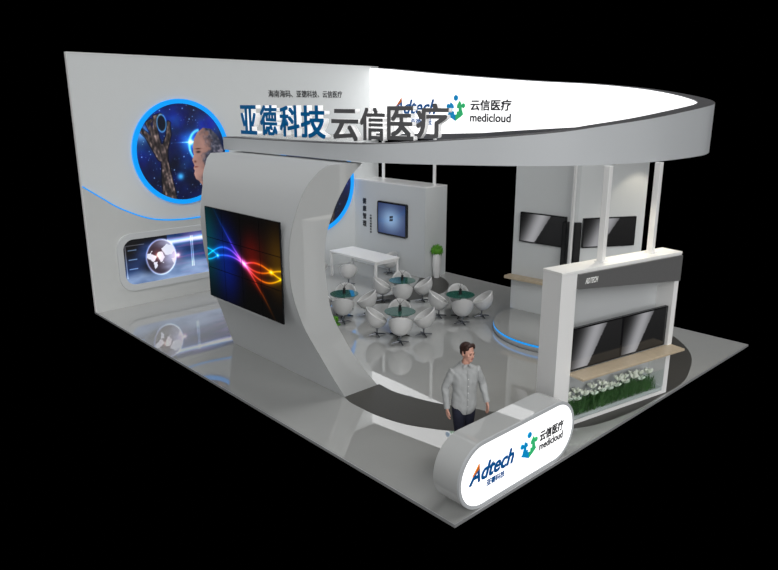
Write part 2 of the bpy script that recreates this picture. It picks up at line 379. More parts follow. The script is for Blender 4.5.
# ------------------------------------------------------------------ things on the back wall
CX, CZ, CR = 2.53, 3.71, 1.30
def circle_box(cx, cz, R, label, seed_fn, nn):
    t = empty('round_lightbox', (cx, D, cz), 0, label, 'lightbox')
    m = MB(); n = 72; k = .085
    o_ = [(R*math.cos(2*PI*i/n), R*math.sin(2*PI*i/n)) for i in range(n)]; i_ = [(p[0]*(1-k), p[1]*(1-k)) for p in o_]
    ringprism(m, o_, i_, 0, .06, frame((0, 0, 0), (1, 0, 0), (0, 0, 1), (0, -1, 0))); m.build('blue_rim', M['blue'], t)
    r = R*(1-k)+.01
    picture('picture', 2*r, 2*r, nn, nn, seed_fn, M['pic'], t, frame((-r, -.04, -r), (1, 0, 0), (0, 0, 1), (0, -1, 0)), lambda u, v: (u-.5)**2+(v-.5)**2 < .25)
    return t
circle_box(CX, CZ, CR, 'large round backlit picture with blue rim showing a metal hand and android face in space', hand_face, 230)
circle_box(6.65, 2.58, 1.48, 'round blue-rimmed picture mostly hidden behind the curved screen wall', lambda u, v: hand_face(1-u, v)*.75, 120)
t = empty('rounded_picture_panel', (.68, D-.025, .42), 0, 'long rounded lightbox picture of a globe low on the back wall', 'lightbox')
T = frame((0, 0, 0), (1, 0, 0), (0, 0, 1), (0, -1, 0)); L = 3.75
m = MB(); ringprism(m, rrect(-.06, L+.06, -.03, 1.40, .36), rrect(.08, L-.08, .12, 1.26, .26), 0, .07, T); m.build('frame', M['body'], t)
def rmask(w, h, r):
    def f(u, v):
        x = abs(u-.5)*w-(w/2-r); y = abs(v-.5)*h-(h/2-r)
        return max(x, 0)**2+max(y, 0)**2 < r*r or (x < 0 and y < h) or y < 0
    return f
gw, gh = L-.12, 1.18
picture('picture', gw, gh, 300, 100, lambda u, v: globe(u*1.30, v), M['pic'], t, frame((.06, -.03, .10), (1, 0, 0), (0, 0, 1), (0, -1, 0)), rmask(gw, gh, .3))

# ------------------------------------------------------------------ overhead ring
ctrl = [(1.57, 7.77, 4.25), (1.60, 6.5, 4.25), (1.62, 5.25, 4.26), (1.60, 4.24, 4.275), (1.68, 3.50, 4.29), (1.97, 2.81, 4.33), (2.42, 2.09, 4.39), (2.82, 1.55, 4.44), (3.36, 1.05, 4.505), (3.95, .73, 4.585), (4.86, .47, 4.68), (5.84, .42, 4.77), (6.99, .50, 4.86), (7.65, .66, 4.90), (8.25, .90, 4.93), (8.80, 1.28, 4.99), (9.18, 1.9, 5.09), (9.32, 2.8, 5.22), (9.27, 4.0, 5.34), (9.2, 5.4, 5.43), (9.2, 6.83, 5.54), (9.2, 8.6, 5.69), (9.2, 10.6, 5.88), (9.2, D, 5.96)]
C3 = smoothcurve(ctrl, 6); zb = 4.0; wr = .30
tang = np.gradient(C3[:, :2], axis=0); tang /= np.linalg.norm(tang, axis=1)[:, None]; nin = np.stack([-tang[:, 1], tang[:, 0]], 1)
if nin[len(nin)//2, 1] < 0: nin = -nin
I3 = C3[:, :2]+nin*wr
ring = empty('overhead_ring', (1.6, 7.77, 4.0), 0, 'huge overhead grey ring canopy with dark top rim and white glowing inner face', 'canopy')
RO = Vector((1.6, 7.77, 4.0))
def band(name, mm, A, B, zA0, zA1, zB0, zB1, i0=0, i1=None, smooth=True):
    """closed band between two plan curves A and B"""
    i1 = len(A) if i1 is None else i1
    b = bmesh.new(); R = []
    for i in range(i0, i1):
        R.append([b.verts.new(Vector(p)-RO) for p in ((*A[i][:2], zA0(i)), (*A[i][:2], zA1(i)), (*B[i][:2], zB1(i)), (*B[i][:2], zB0(i)))])
    for a, c in zip(R, R[1:]):
        for k in range(4): b.faces.new((a[k], a[(k+1) % 4], c[(k+1) % 4], c[k]))
    b.faces.new(R[0][::-1]); b.faces.new(R[-1]); bmesh.ops.recalc_face_normals(b, faces=b.faces[:])
    m = MB(); m.add(b); return m.build(name, mm, ring, smooth)
zt = lambda i: C3[i, 2]
nC = len(C3)
band('fascia', M['ring'], C3, I3, lambda i: zb, lambda i: zt(i)-.012, lambda i: zb, lambda i: zt(i)-.012)
band('top_rim', M['rim'], C3-np.c_[nin*0, np.zeros(nC)], I3, lambda i: zt(i)-.012, zt, lambda i: zt(i)-.012, zt)
# lightbox: the inner face of the far side of the ring
i0 = next(i for i in range(nC) if C3[i, 0] > 7.6)
J3 = C3[:, :2]+nin*(wr+.03)
def lz(i): return float(np.interp(C3[i, 1], [.9, 3, 5.23, 6.27, 7.09, 8.38, 10.2, D], [4.60, 4.45, 4.29, 4.21, 4.14, 4.08, 4.02, 4.0]))
band('lightbox_panel', M['box'], I3+0, J3, lz, lambda i: zt(i)-.02, lz, lambda i: zt(i)-.02, i0)
band('inner_rim', M['rim'], I3+0, J3, lambda i: zb-.1, lz, lambda i: zb-.1, lz, i0)
# smooth roof panel behind the standing characters
flatp = [(1.95, 7.7), (4.2, 7.85), (3.3, 5.7), (2.45, 4.4), (1.98, 4.2)]
o = flat([(p[0]-RO.x, p[1]-RO.y) for p in flatp], .20, .25, 'roof_panel', M['panel'], kind=None, parent=ring)

def icon(T, s, parent, name='logo_mark'):
    """three figures round a white cross: blue at the left, green at the right"""
    m = MB()
    for (x, y, r, mi) in ((.5, .90, .115, 0), (.10, .58, .095, 0), (.90, .60, .095, 1)):
        m.prism([(s*(x+r*math.cos(a*PI/12)), s*(y+r*math.sin(a*PI/12))) for a in range(24)], 0, .012, T, mi)
    L = [(.50, .0), (.30, .10), (.02, .22), (.10, .28), (.16, .46), (.20, .74), (.30, .70), (.40, .62), (.42, .50), (.34, .50), (.34, .38), (.44, .38), (.44, .26), (.50, .26)]
    R = [(.50, .0), (.50, .26), (.56, .26), (.56, .38), (.66, .38), (.66, .50), (.56, .50), (.58, .64), (.66, .74), (.72, .80), (.80, .70), (.84, .46), (.92, .26), (.78, .16)]
    T2 = [(.42, .50), (.40, .62), (.44, .72), (.50, .76), (.56, .72), (.58, .64), (.56, .50), (.56, .60), (.44, .60)]
    for q, mi in ((L, 0), (R, 1)):
        b = bmesh.new(); vs = [b.verts.new((x*s, y*s, .012)) for x, y in q]; f = b.faces.new(vs); bmesh.ops.triangulate(b, faces=[f])
        if b.faces[:][0].normal.z < 0: bmesh.ops.reverse_faces(b, faces=b.faces[:])
        m.add(b, T, mi)
    return m.build(name, [M['pcyan'], M['pgreen']], parent)
def brand(T, w, h, parent):                                    # blue slanted word with an orange stroke on its first letter
    text('lettering', 'Adtech', T, 0, h*.02, w, h*.98, M['pblue'], parent, .008, .028, .35)
    m = MB(); m.prism([(w*.06, h*.52), (w*.20, h*1.16), (w*.21, h*.84)], 0, .012, T); m.build('logo_stroke', M['porange'], parent)
# logos on the ring's glowing inner face (x = 8.80, facing -x)
Tl = frame((8.865-RO.x, 10.53-RO.y, 4.50-RO.z), (0, -1, 0), (0, 0, 1), (-1, 0, 0))
brand(Tl @ Matrix.Translation((0, .10, 0)), 1.76, .40, ring)
text('lettering', '亚德科技', Tl, .75, -.20, .85, .18, M['pblue'], ring, .008, .02)
icon(Tl @ Matrix.Translation((2.15, -.07, 0)), .68, ring)
text('lettering', '云信医疗', Tl, 3.02, .22, 1.34, .27, M['pgrey'], ring, .008, .03)
text('lettering', 'medicloud', Tl, 3.02, -.07, 1.34, .21, M['pgrey'], ring, .008, .03)

# standing characters on the rim
def sign_char(ch, x, y, z, w, h, ang, face, label, group=None):
    ux = Vector((math.cos(ang), math.sin(ang), 0)); n = Vector((ux.y, -ux.x, 0))
    t = empty('sign_character', (x, y, z), 0, label, 'sign letter', group)
    T = frame((0, 0, 0), ux, (0, 0, 1), n)
    link('body', text_mesh(ch, w, h, .11, .022, T=T @ Matrix.Translation((0, 0, -.11))), M['hwhite'], t)
    link('face', text_mesh(ch, w, h, .012, .022, T=T), face, t, label='coloured front')
    return t
ys = [(7.42, 6.86), (6.70, 6.16), (6.04, 5.46), (5.38, 4.70)]
for (ya, yb), c in zip(ys, '亚德科技'):
    sign_char(c, 1.80, ya, 4.33-.005, ya-yb, .53, -PI/2, M['hblue'], 'blue standing character with white sides, %s from the left on the ring rim' % {'亚': 'first', '德': 'second', '科': 'third', '技': 'fourth'}[c])
gp = [(1.82, 4.53), (1.86, 3.84), (1.93, 3.27), (2.04, 2.74)]; gq = [(1.86, 3.88), (1.92, 3.31), (2.03, 2.78), (2.20, 2.22)]
for (a, c_, ch, z0) in zip(gp, gq, '云信医疗', (4.31, 4.335, 4.36, 4.40)):
    dx, dy = c_[0]-a[0], c_[1]-a[1]
    sign_char(ch, a[0], a[1], z0, math.hypot(dx, dy)-.03, .49, math.atan2(dy, dx), M['hgrey'], 'dark grey standing character with white sides, %s of the grey ones on the rim' % {'云': 'first', '信': 'second', '医': 'third', '疗': 'last'}[ch])

# ------------------------------------------------------------------ curved screen wall
zo = [0, .45, .89, 1.48, 2.08, 2.60, 3.08, 3.63, 3.93, 4.0]; xo = [1.34, 1.08, .84, .53, .34, .31, .38, .63, .95, 1.10]
zi = [0, .55, 1.10, 1.63, 2.32, 2.65, 2.96, 3.34, 3.57, 3.80, 4.0]; xi = [2.10, 1.67, 1.34, 1.09, .99, 1.0, 1.05, 1.22, 1.37, 1.55, 1.80]
def cubic(zs, xs, z):
    P = smoothcurve(list(zip(zs, xs)), 10); return float(np.interp(z, P[:, 0], P[:, 1]))
zz = np.linspace(0, 4.0, 49); YF = 3.76
yb_z = [0, .5, 1.0, 1.5, 2.1, 2.6, 3.1, 3.5, 3.8, 4.0]; yb_y = [7.45, 7.15, 6.85, 6.6, 6.42, 6.5, 6.62, 6.8, 7.1, 7.45]
arch = empty('curved_screen_wall', (1.4, YF, 0), 0, 'grey curved arch wall carrying the video wall at the left edge of the booth', 'wall unit')
def cloft(y0, y1f, name, mm, label=None):
    b = bmesh.new(); R = []
    for z in zz:
        a, c = cubic(zo, xo, z)-1.4, cubic(zi, xi, z)-1.4; y1 = y1f(z)-YF
        z *= .9925; R.append([b.verts.new(p) for p in ((a, y0-YF, z), (c, y0-YF, z), (c, y1, z), (a, y1, z))])
    for p, q in zip(R, R[1:]):
        for k in range(4): b.faces.new((p[k], p[(k+1) % 4], q[(k+1) % 4], q[k]))
    b.faces.new(R[0][::-1]); b.faces.new(R[-1]); bmesh.ops.recalc_face_normals(b, faces=b.faces[:])
    m = MB(); m.add(b); return m.build(name, mm, arch, True, label=label)
cloft(YF, lambda z: float(np.interp(z, yb_z, yb_y)), 'wall_body', M['body'])
cloft(YF-.02, lambda z: YF, 'end_panel', M['bodygloss'], 'glossy grey end face')
# video wall: 4 x 3 screens on a shallow box
vx, vy0, vy1, vz0, vz1 = .235, 6.20, 3.87, 1.53, 3.16
vw = empty('video_wall', (vx, vy0, vz0), 0, 'black video wall of twelve screens with rainbow light streaks on the curved wall', 'video wall')
m = MB(); m.box(.006, .03, -(vy0-vy1), 0, 0, vz1-vz0); m.build('housing', M['tvb'], vw)
m = MB(); m.box(.03, .30, -(vy0-vy1)+.55, -.05, -.04, vz1-vz0-.25); m.build('mount', M['body'], vw)
pw, ph = (vy0-vy1)/4, (vz1-vz0)/3; g = .006
for i in range(4):
    for j in range(3):
        T = frame((0, -i*pw-g, j*ph+g), (0, -1, 0), (0, 0, 1), (-1, 0, 0))
        picture('display_panel', pw-2*g, ph-2*g, 60, 56, lambda u, v, i=i, j=j: led((i+u)/4, (j+v)/3), M['led'], vw, T)

# ------------------------------------------------------------------ partition with monitor, posts
pt = empty('partition_wall', (8.2, 8.5, 0), 0, 'thick light grey partition block behind the meeting table', 'partition')
m = MB(); m.box(0, .89, 0, D-8.5, 0, 2.60); m.build('body', M['wall'], pt)
m = MB(); m.box(0, .89, 0, D-8.5, 2.60, 2.63); m.build('top_panel', M['white'], pt)
T = frame((-.001, 0, 0), (0, -1, 0), (0, 0, 1), (-1, 0, 0))
for k, c in enumerate('健康管理'): text('lettering', c, T, -(11.20-8.5), 1.90-k*.235, .16, .17, M['ink'], pt, .004, .04)
for k, c in enumerate('中国云端服务台'): text('lettering', c, T, -(10.87-8.5), 1.53-k*.085, .075, .06, M['ink'], pt, .004, .04)
mo = empty('wall_monitor', (8.2, 9.19, 1.07), 0, 'square blue wall monitor on the grey partition', 'monitor')
T = frame((0, 0, 0), (0, 1, 0), (0, 0, 1), (-1, 0, 0))
T = frame((0, 1.27, 0), (0, -1, 0), (0, 0, 1), (-1, 0, 0))
m = MB(); m.prism(rrect(0, 1.27, 0, 1.0, .06), .0, .07, T); m.build('bezel', M['tvb'], mo)
def scr(u, v):
    d = np.hypot(u-.47, v-.5); k = np.exp(-(d/.42)**2)[..., None]; return np.array([.16, .20, .34])*(1-k)+np.array([.52, .64, .78])*k
picture('screen', 1.17, .90, 30, 24, scr, M['led'], mo, T @ Matrix.Translation((.05, .05, .072)))
m = MB()
for a, c in ((0, 0), (1, 0), (0, 1), (1, 1)):
    x, y = .55+a*.075, .43+c*.085+a*.012; m.prism([(x, y), (x+.065, y+.012), (x+.075, y+.085), (x+.01, y+.073)], .072, .076, T)
m.build('logo_mark', M['ink'], mo)
def post(x, y, z0, z1, r, label, group=None):
    m = MB(); m.box(x-r, x+r, y-r, y+r, z0, z1, .008); m.box(x-r*1.5, x+r*1.5, y-r*1.5, y+r*1.5, z0, z0+.012)
    o = m.build('support_post', M['white']); return tag(o, label, 'post', group)
post(8.93, 11.05, 2.63, 4.0, .035, 'thin white post on the partition top nearest the back wall')
post(8.72, 8.66, 2.63, 4.0, .035, 'thin white post on the partition top above the tall vase')

# ------------------------------------------------------------------ front display unit
ANG = math.radians(-10.48); UO = (3.36, .46, 0)
fu = empty('display_unit', UO, ANG, 'white framed display unit with grey header at the front right edge', 'display unit')
u0, u1, HT, DP = -.52, 2.275, 2.53, .38
m = MB()
m.box(u0, -.20, 0, DP, 0, HT-.035, .004); m.box(2.16, u1, 0, DP, 0, HT-.035, .004); m.box(-.20, 2.17, 0, DP, 0, .07); m.box(-.20, 2.17, 0, DP, HT-.10, HT-.035); m.box(-.20, 2.17, DP-.04, DP, .07, HT-.10)
m.build('frame', M['white'], fu)
m = MB(); m.box(u0-.005, u1+.005, -.005, DP+.005, HT-.035, HT, .004); m.build('top_panel', M['whitem'], fu)
m = MB(); m.box(-.20, 2.17, DP-.06, DP-.042, .07, HT-.10); m.build('back_panel', M['body'], fu)
T = frame((0, 0, 0), (1, 0, 0), (0, 0, 1), (0, -1, 0))
m = MB(); m.prism([(-.20, 2.25), (2.25, 2.04), (2.25, 2.475), (-.20, 2.475)], .0, .04, T); hd = m.build('header', M['dark'], fu)
text('lettering', 'ADTECH', T @ Matrix.Translation((0, 0, .041)), -.07, 2.315, .27, .085, M['whitem'], hd, .004, .02, .3)
m = MB(); m.box(-.20, 2.27, -.26, .04, .86, .90, .005); m.build('shelf', M['wood'], fu)
m = MB(); m.box(-.20, 2.17, .02, .30, .07, .13); m.build('planter_trough', M['body'], fu)
m = MB(); m.box(-.20, 2.17, .008, .016, .07, .46); m.build('glass_pane', M['glass'], fu)
def tv(x0, x1, z0, z1, name, label, root_o, ang, y=0., dep=.05, group=None):
    """flat television: local x along the face, front facing local -y"""
    t = empty(name, root_o, ang, label, 'television', group)
    T = frame((0, y, 0), (1, 0, 0), (0, 0, 1), (0, -1, 0))
    m = MB(); m.prism(rrect(x0, x1, z0, z1, .012, 3), 0, dep, T); bz = m.build('bezel', M['tvb'], t)
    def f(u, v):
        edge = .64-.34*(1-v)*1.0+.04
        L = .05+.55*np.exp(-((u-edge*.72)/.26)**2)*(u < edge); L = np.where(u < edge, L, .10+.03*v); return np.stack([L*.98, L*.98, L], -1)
    wv, hv = x1-x0-.05, z1-z0-.05
    if name == 'narrow_screen': f = lambda u, v: np.stack([.07+0*u]*3, -1)
    picture('screen', wv, hv, 60, 36, f, M['led'], t, T @ Matrix.Translation((x0+.025, z0+.025, dep+.001)))
    return t
tv(-.17, 1.0, .905, 1.60, 'television', 'left television above the wooden shelf of the front display unit', UO, ANG, .10)
tv(1.0, 2.14, .905, 1.60, 'television', 'right television above the wooden shelf of the front display unit', UO, ANG, .10)
def on_unit(u, v): return (UO[0]+u*math.cos(ANG)-v*math.sin(ANG), UO[1]+u*math.sin(ANG)+v*math.cos(ANG))
for (u, l) in ((.55, 'thick white post on the middle of the front display unit'), (1.74, 'thick white post near the right end of the front display unit')):
    x, y = on_unit(u, .22); post(x, y, HT, 4.0, .05, l)
# white flowers and grass in the trough
def make_flower():
    t = empty('white_flower', (0, 0, 0))
    m = MB(); m.tube([(0, 0, 0), (.006, .0, .13), (.0, .006, .26)], .004, 5)
    for k in range(26):
        a = random.random()*2*PI; r = random.random()*.05; h = .14+random.random()*.12; l = .015+random.random()*.03
        x, y = r*math.cos(a), r*math.sin(a); p = Vector((math.cos(a+PI/2), math.sin(a+PI/2), 0))*.006
        b = bmesh.new(); vs = [b.verts.new(q) for q in ((x-p.x, y-p.y, 0), (x+p.x, y+p.y, 0), (x+l*math.cos(a)+p.x, y+l*math.sin(a), h*.7), (x+1.6*l*math.cos(a), y+1.6*l*math.sin(a), h))]; b.faces.new(vs); m.add(b)
    m.build('leaves', M['leaf'], t)
    m = MB()
    for k in range(6):
        a = k*PI/3; T = Matrix.Translation((0, .006, .27)) @ Matrix.Rotation(a, 4, 'Z') @ Matrix.Rotation(.75, 4, 'Y')
        m.ball((0, 0, .032), (.022, .008, .050), 8, T)
    m.build('blossom', M['petal'], t, True)
    return t
f0 = make_flower(); N = 22
for i in range(N):
    f = f0 if i == 0 else copy_tree(f0)
    u = -.12+i*(2.05/(N-1))+random.uniform(-.015, .015); v = .08+.10*(i % 2)+random.uniform(-.02, .02); x, y = on_unit(u, v)
    f.location = (x, y, .13); f.rotation_euler = (0, 0, random.random()*6); s = random.uniform(.88, 1.15); f.scale = (1.3, 1.3, s)
    tag(f, 'white blossom on a green stem in the glass-fronted trough under the shelf', 'flower', 'white flowers in the display unit trough')
# grass between
m = MB()
for k in range(2600):
    u = random.uniform(-.18, 2.0); v = random.uniform(.03, .27); h = random.uniform(.12, .27); a = random.random()*2*PI; dx, dy = random.gauss(0, .02), random.gauss(0, .02)
    b = m.bm; vs = [b.verts.new(q) for q in ((u-.004*math.cos(a), v-.004*math.sin(a), .12), (u+.004*math.cos(a), v+.004*math.sin(a), .12), (u+dx, v+dy, .12+h))]; b.faces.new(vs)
g_ = m.build('grass', M['leaf']); g_.location = UO; g_.rotation_euler = (0, 0, ANG)
tag(g_, 'dense green grass filling the trough of the front display unit', 'grass', kind='stuff')

# ------------------------------------------------------------------ rear tower and podium
PC = (7.15, 3.08); PR = 1.60
pd = empty('round_podium', (PC[0], PC[1], 0), 0, 'low round grey podium with blue light strip under the tower', 'podium')
m = MB(); m.lathe([(0, 0), (PR-.02, 0), (PR-.02, .02), (PR, .025), (PR, .095)], 96); pb = m.build('base', M['body'], pd, True)
m = MB(); m.lathe([(PR-.1, .095), (PR+.004, .095), (PR+.004, .135), (PR-.1, .135)], 96); m.build('light_strip', M['blue'], pb, True)
m = MB(); m.lathe([(0, .135), (PR, .135), (PR, .15), (0, .15)], 96); m.build('top_panel', M['floor'], pd, True)
A = Vector((7.4275, 3.25)); B = Vector((7.3, 4.75)); dr = Vector((.876, -.482)); Cc = A+dr*1.74
# chamfered corner at A so the white post can stand in it
tw = empty('display_tower', (A.x, A.y, .15), 0, 'tall pale grey angled tower standing on the round podium', 'tower')
dl = (B-A).normalized(); a1 = A+dl*.10; a2 = A+dr*.10
Q = [a1, B, B+Vector((.55, .1)), Cc+Vector((.25, .45)), Cc, a2]
m = MB(); m.prism([(p.x-A.x, p.y-A.y) for p in Q], 0, 3.80); m.build('body', M['wall'], tw)
AL = math.atan2(-dl.y, -dl.x); AR = math.atan2(dr.y, dr.x)
o = MB(); o.box(.0, 1.06, -.25, -.001, .77, .84, .006); o = o.build('shelf', M['wood'], tw); o.location = (B.x-A.x, B.y-A.y+.05, 0); o.rotation_euler = (0, 0, AL)
rB = (B.x, B.y, 0)
tv(.19, 1.35, 1.81, 2.50, 'television', 'television on the left face of the tower above the wooden shelf', rB, AL, 0, .05)
tv(1.30, 1.41, 1.41, 2.40, 'narrow_screen', 'narrow dark upright screen left of the tower corner post', (B.x, B.y, 0), AL, 0, .12)
tv(.21, 1.51, 1.82, 2.48, 'television', 'television on the right face of the tower behind the front display unit post', (A.x, A.y, 0), AR, 0, .05)
tv(-.02, .13, 1.41, 2.40, 'narrow_screen', 'narrow dark upright screen right of the tower corner post', (A.x+.0, A.y-.03, 0), AR-.1, 0, .07)
post(A.x-.10, A.y-.02, .15, 4.0, .03, 'slim white post at the front corner of the tower')

# ------------------------------------------------------------------ reception counter
cn = empty('reception_counter', (0.07, .015, 0), 0, 'white stadium-shaped reception counter with glowing front and logos at the booth corner', 'counter')
CW, CH, CD = 2.50, .91, .42
T = frame((0, CD, 0), (1, 0, 0), (0, 0, 1), (0, -1, 0))
n = 24
def stad(r, cx0, cx1, cz):
    return [(cx0-r*math.sin(PI*k/n), cz+r*math.cos(PI*k/n)) for k in range(n+1)]+[(cx1+r*math.sin(PI*k/n), cz-r*math.cos(PI*k/n)) for k in range(n+1)]
R = CH/2
m = MB(); m.prism(stad(R, R, CW-R, R), 0, CD-.03, T); o = m.build('body', M['bodygloss'], cn, True)
m = MB(); ringprism(m, stad(R, R, CW-R, R), stad(R-.045, R, CW-R, R), CD-.03, CD, T); m.build('front_frame', M['ring'], cn, True)
m = MB(); m.prism(stad(R-.044, R, CW-R, R), CD-.03, CD-.008, T); lb = m.build('lightbox_panel', M['box'], cn)
Tc = T @ Matrix.Translation((0, 0, CD-.008))
brand(Tc @ Matrix.Translation((.20, .38, 0)), .88, .22, lb)
text('lettering', '亚德科技', Tc, .54, .25, .36, .09, M['pblue'], lb, .004, .02)
icon(Tc @ Matrix.Translation((1.22, .31, 0)), .38, lb)
text('lettering', '云信医疗', Tc, 1.66, .46, .56, .15, M['pgrey'], lb, .004, .03)
text('lettering', 'medicloud', Tc, 1.66, .33, .56, .11, M['pgrey'], lb, .004, .03)

# ------------------------------------------------------------------ tub chairs and glass tables
def make_chair():
    t = empty('tub_chair')
    Rr, cz, th = .255, .47, .036
    def rim(phi): return math.radians(90-29*math.cos(phi))     # phi 0 = front (+x): low there, high at the back
    b = bmesh.new(); n = 36; K = 12
    def P(a, phi, r): 
        
        if a > PI/2: k_ = 1-.22*(a-PI/2)**1.5; return (r*k_*math.cos(phi), r*k_*math.sin(phi), cz+r*(a-PI/2)*1.25)
        zsc = 1.0; return (r*math.sin(a)*math.cos(phi), r*math.sin(a)*math.sin(phi), cz-r*math.cos(a)*1.18)
    rows = []
    for k in range(K+1): rows.append([P(rim(2*PI*i/n)*k/K, 2*PI*i/n, Rr) for i in range(n)])
    rows.append([P(rim(2*PI*i/n)+.06, 2*PI*i/n, Rr-th/2) for i in range(n)])
    for k in range(K, -1, -1): rows.append([P(rim(2*PI*i/n)*k/K, 2*PI*i/n, Rr-th) for i in range(n)])
    V = []
    for q in rows:
        if max(abs(p[0]) for p in q) < 1e-4: V.append([b.verts.new(q[0])])
        else: V.append([b.verts.new(p) for p in q])
    for p, q in zip(V, V[1:]):
        for i in range(n):
            f = list(dict.fromkeys([p[i % len(p)], p[(i+1) % len(p)], q[(i+1) % len(q)], q[i % len(q)]]))
            if len(f) > 2: b.faces.new(f)
    bmesh.ops.recalc_face_normals(b, faces=b.faces[:])
    m = MB(); m.add(b); m.build('shell', M['shell'], t, True)
    m = MB(); m.lathe([(0, .22), (.12, .235), (.185, .29), (.19, .33), (.16, .355), (0, .36)], 28, Matrix.Translation((.01, 0, 0))); m.build('seat_cushion', M['cush'], t, True)
    m = MB(); m.lathe([(.018, .03), (.018, .16), (.06, .17), (.06, .19)], 12); m.build('post', M['chrome'], t, True)
    m = MB()
    for k in range(4):
        T = Matrix.Rotation(k*PI/2+.3, 4, 'Z'); m.tube([(0, 0, .035), (.10, 0, .028), (.19, 0, .012)], [.016, .013, .010], 8, T)
    m.lathe([(0, .0), (.03, .0), (.03, .045), (0, .05)], 12); m.build('star_base', M['chrome'], t, True)
    return t
def make_table():
    t = empty('round_glass_table')
    m = MB(); m.lathe([(0, .535), (.335, .535), (.34, .542), (.335, .55), (0, .55)], 48); m.build('glass_top', M['gtop'], t, True)
    m = MB(); m.tube([(.20*math.cos(k*PI/12), .20*math.sin(k*PI/12), .50) for k in range(25)], .008, 6, cap=False)
    for k in range(4): m.tube([(0, 0, .47), (.2*math.cos(k*PI/2), .2*math.sin(k*PI/2), .50), (.24*math.cos(k*PI/2), .24*math.sin(k*PI/2), .535)], .007, 6)
    m.build('support_ring', M['chrome'], t, True)
    m = MB(); m.lathe([(.02, .02), (.02, .50)], 12); m.build('post', M['chrome'], t, True)
    m = MB()
    for k in range(4): m.tube([(0, 0, .03), (.12*math.cos(k*PI/2+.2), .12*math.sin(k*PI/2+.2), .02), (.22*math.cos(k*PI/2+.2), .22*math.sin(k*PI/2+.2), .014)], [.018, .016, .012], 8)
    m.build('star_base', M['black'], t, True)
    return t
def make_vase():
    t = empty('twig_vase')
    m = MB(); m.lathe([(0, 0), (.035, .0), (.04, .04), (.03, .10), (.036, .13), (.03, .13), (.025, .10), (0, .09)], 16); m.build('vase', M['black'], t, True)
    m = MB()
    for a, l in ((.3, .16), (2.4, .18), (4.3, .13), (5.4, .17)):
        m.tube([(0, 0, .09), (.02*math.cos(a), .02*math.sin(a), .18), (l*.5*math.cos(a), l*.5*math.sin(a), .20+l*.35)], .004, 5)
    m.build('twigs', M['black'], t)
    return t
YAW = 0.823015378
rv = Vector((math.sin(YAW), -math.cos(YAW))); fv = Vector((math.cos(YAW), math.sin(YAW)))
ch0, tb0, vs0 = make_chair(), make_table(), make_vase(); used = [False]*3
def place(kind, x, y, z, rz, label, cat, group):
    src = (ch0, tb0, vs0)[kind]
    o = src if not used[kind] else copy_tree(src); used[kind] = True
    if 'group' in o: del o['group']
    o.location = (x, y, z); o.rotation_euler = (0, 0, rz); return tag(o, label, cat, group)
sets = [((4.26, 5.41), 'frontmost glass table'), ((6.22, 5.40), 'right glass table'), ((6.13, 7.28), 'rearmost glass table'), ((4.26, 7.32), 'left glass table')]
for (cx, cy), nm in sets:
    place(1, cx, cy, 0, .3, 'round green glass table, the '+nm, 'table', 'round glass tables')
    place(2, cx, cy, .55, random.random()*6, 'small dark vase of twigs on the '+nm, 'vase', 'twig vases on the glass tables')
    for off, w in ((-rv*.50, 'left side'), (rv*.52, 'right side'), (-fv*.51, 'near side'), (fv*.47, 'far side')):
        rz = math.atan2(-off.y, -off.x)
        place(0, cx+off.x, cy+off.y, 0, rz, 'white tub chair on the %s of the %s' % (w, nm), 'chair', 'white tub chairs')
# chairs at the long meeting table
place(0, 6.15, 9.46, 0, .83, 'white tub chair on the near side of the long white table', 'chair', 'white tub chairs')
place(0, 7.85, 9.62, 0, PI, 'white tub chair between the long white table and the partition wall', 'chair', 'white tub chairs')
place(0, 6.0, 10.6, 0, .2, 'white tub chair at the far left of the long white table', 'chair', 'white tub chairs')
lt = empty('meeting_table', (6.85, 9.62, 0), 0, 'long rectangular white meeting table with square legs', 'table')
m = MB(); m.box(-.44, .44, -1.02, 1.02, .70, .755, .006); m.build('tabletop', M['white'], lt)
for y in (-.98, .94): m = MB(); m.box(-.37, .37, y, y+.04, .64, .70); m.build('apron', M['white'], lt)
for sx in (-1, 1):
    for sy in (-1, 1): m = MB(); m.box(sx*.40-.03, sx*.40+.03, sy*.97-.03, sy*.97+.03, 0, .70, .003); m.build('leg', M['white'], lt)

# ------------------------------------------------------------------ plants
def blobplant(mb, c, r, n, s, seed):
    rr = random.Random(seed)
    for k in range(n):
        a = rr.random()*2*PI; z = rr.uniform(-.8, 1); q = math.sqrt(max(0, 1-z*z)); d = Vector((q*math.cos(a), q*math.sin(a), z)); p = Vector(c)+d*r*rr.uniform(.75, 1.05)
        u = Vector((rr.gauss(0, 1), rr.gauss(0, 1), rr.gauss(0, 1))).normalized(); w = u.cross(d).normalized()*s*.5; u = (u+d*.8).normalized()*s
        b = mb.bm; vs = [b.verts.new(x) for x in (p, p+u*.5+w, p+u, p+u*.5-w)]; b.faces.new(vs)
vp = empty('potted_topiary', (8.53, 8.33, 0), 0, 'round green ball plant in a tall white vase by the partition end', 'plant')
m = MB(); m.lathe([(0, 0), (.085, 0), (.12, .25), (.13, .50), (.115, .70), (.10, .74), (.085, .74), (.08, .70), (0, .68)], 28); m.build('vase', M['white'], vp, True)
m = MB(); m.ball((0, 0, .80), (.17, .17, .11), 16); blobplant(m, (0, 0, .80), .155, 420, .045, 3); m.build('foliage', M['leafb'], vp)
pp = empty('potted_plant', (3.14, 6.41, 0), 0, 'small bright green potted plant partly hidden behind the curved wall', 'plant')
m = MB(); m.lathe([(0, 0), (.10, 0), (.14, .2), (.13, .2), (0, .18)], 24); m.build('pot', M['wood'], pp, True)
m = MB(); m.ball((0, 0, .30), (.10, .10, .12), 12); blobplant(m, (0, 0, .30), .13, 130, .09, 5); m.build('foliage', M['leafb'], pp)

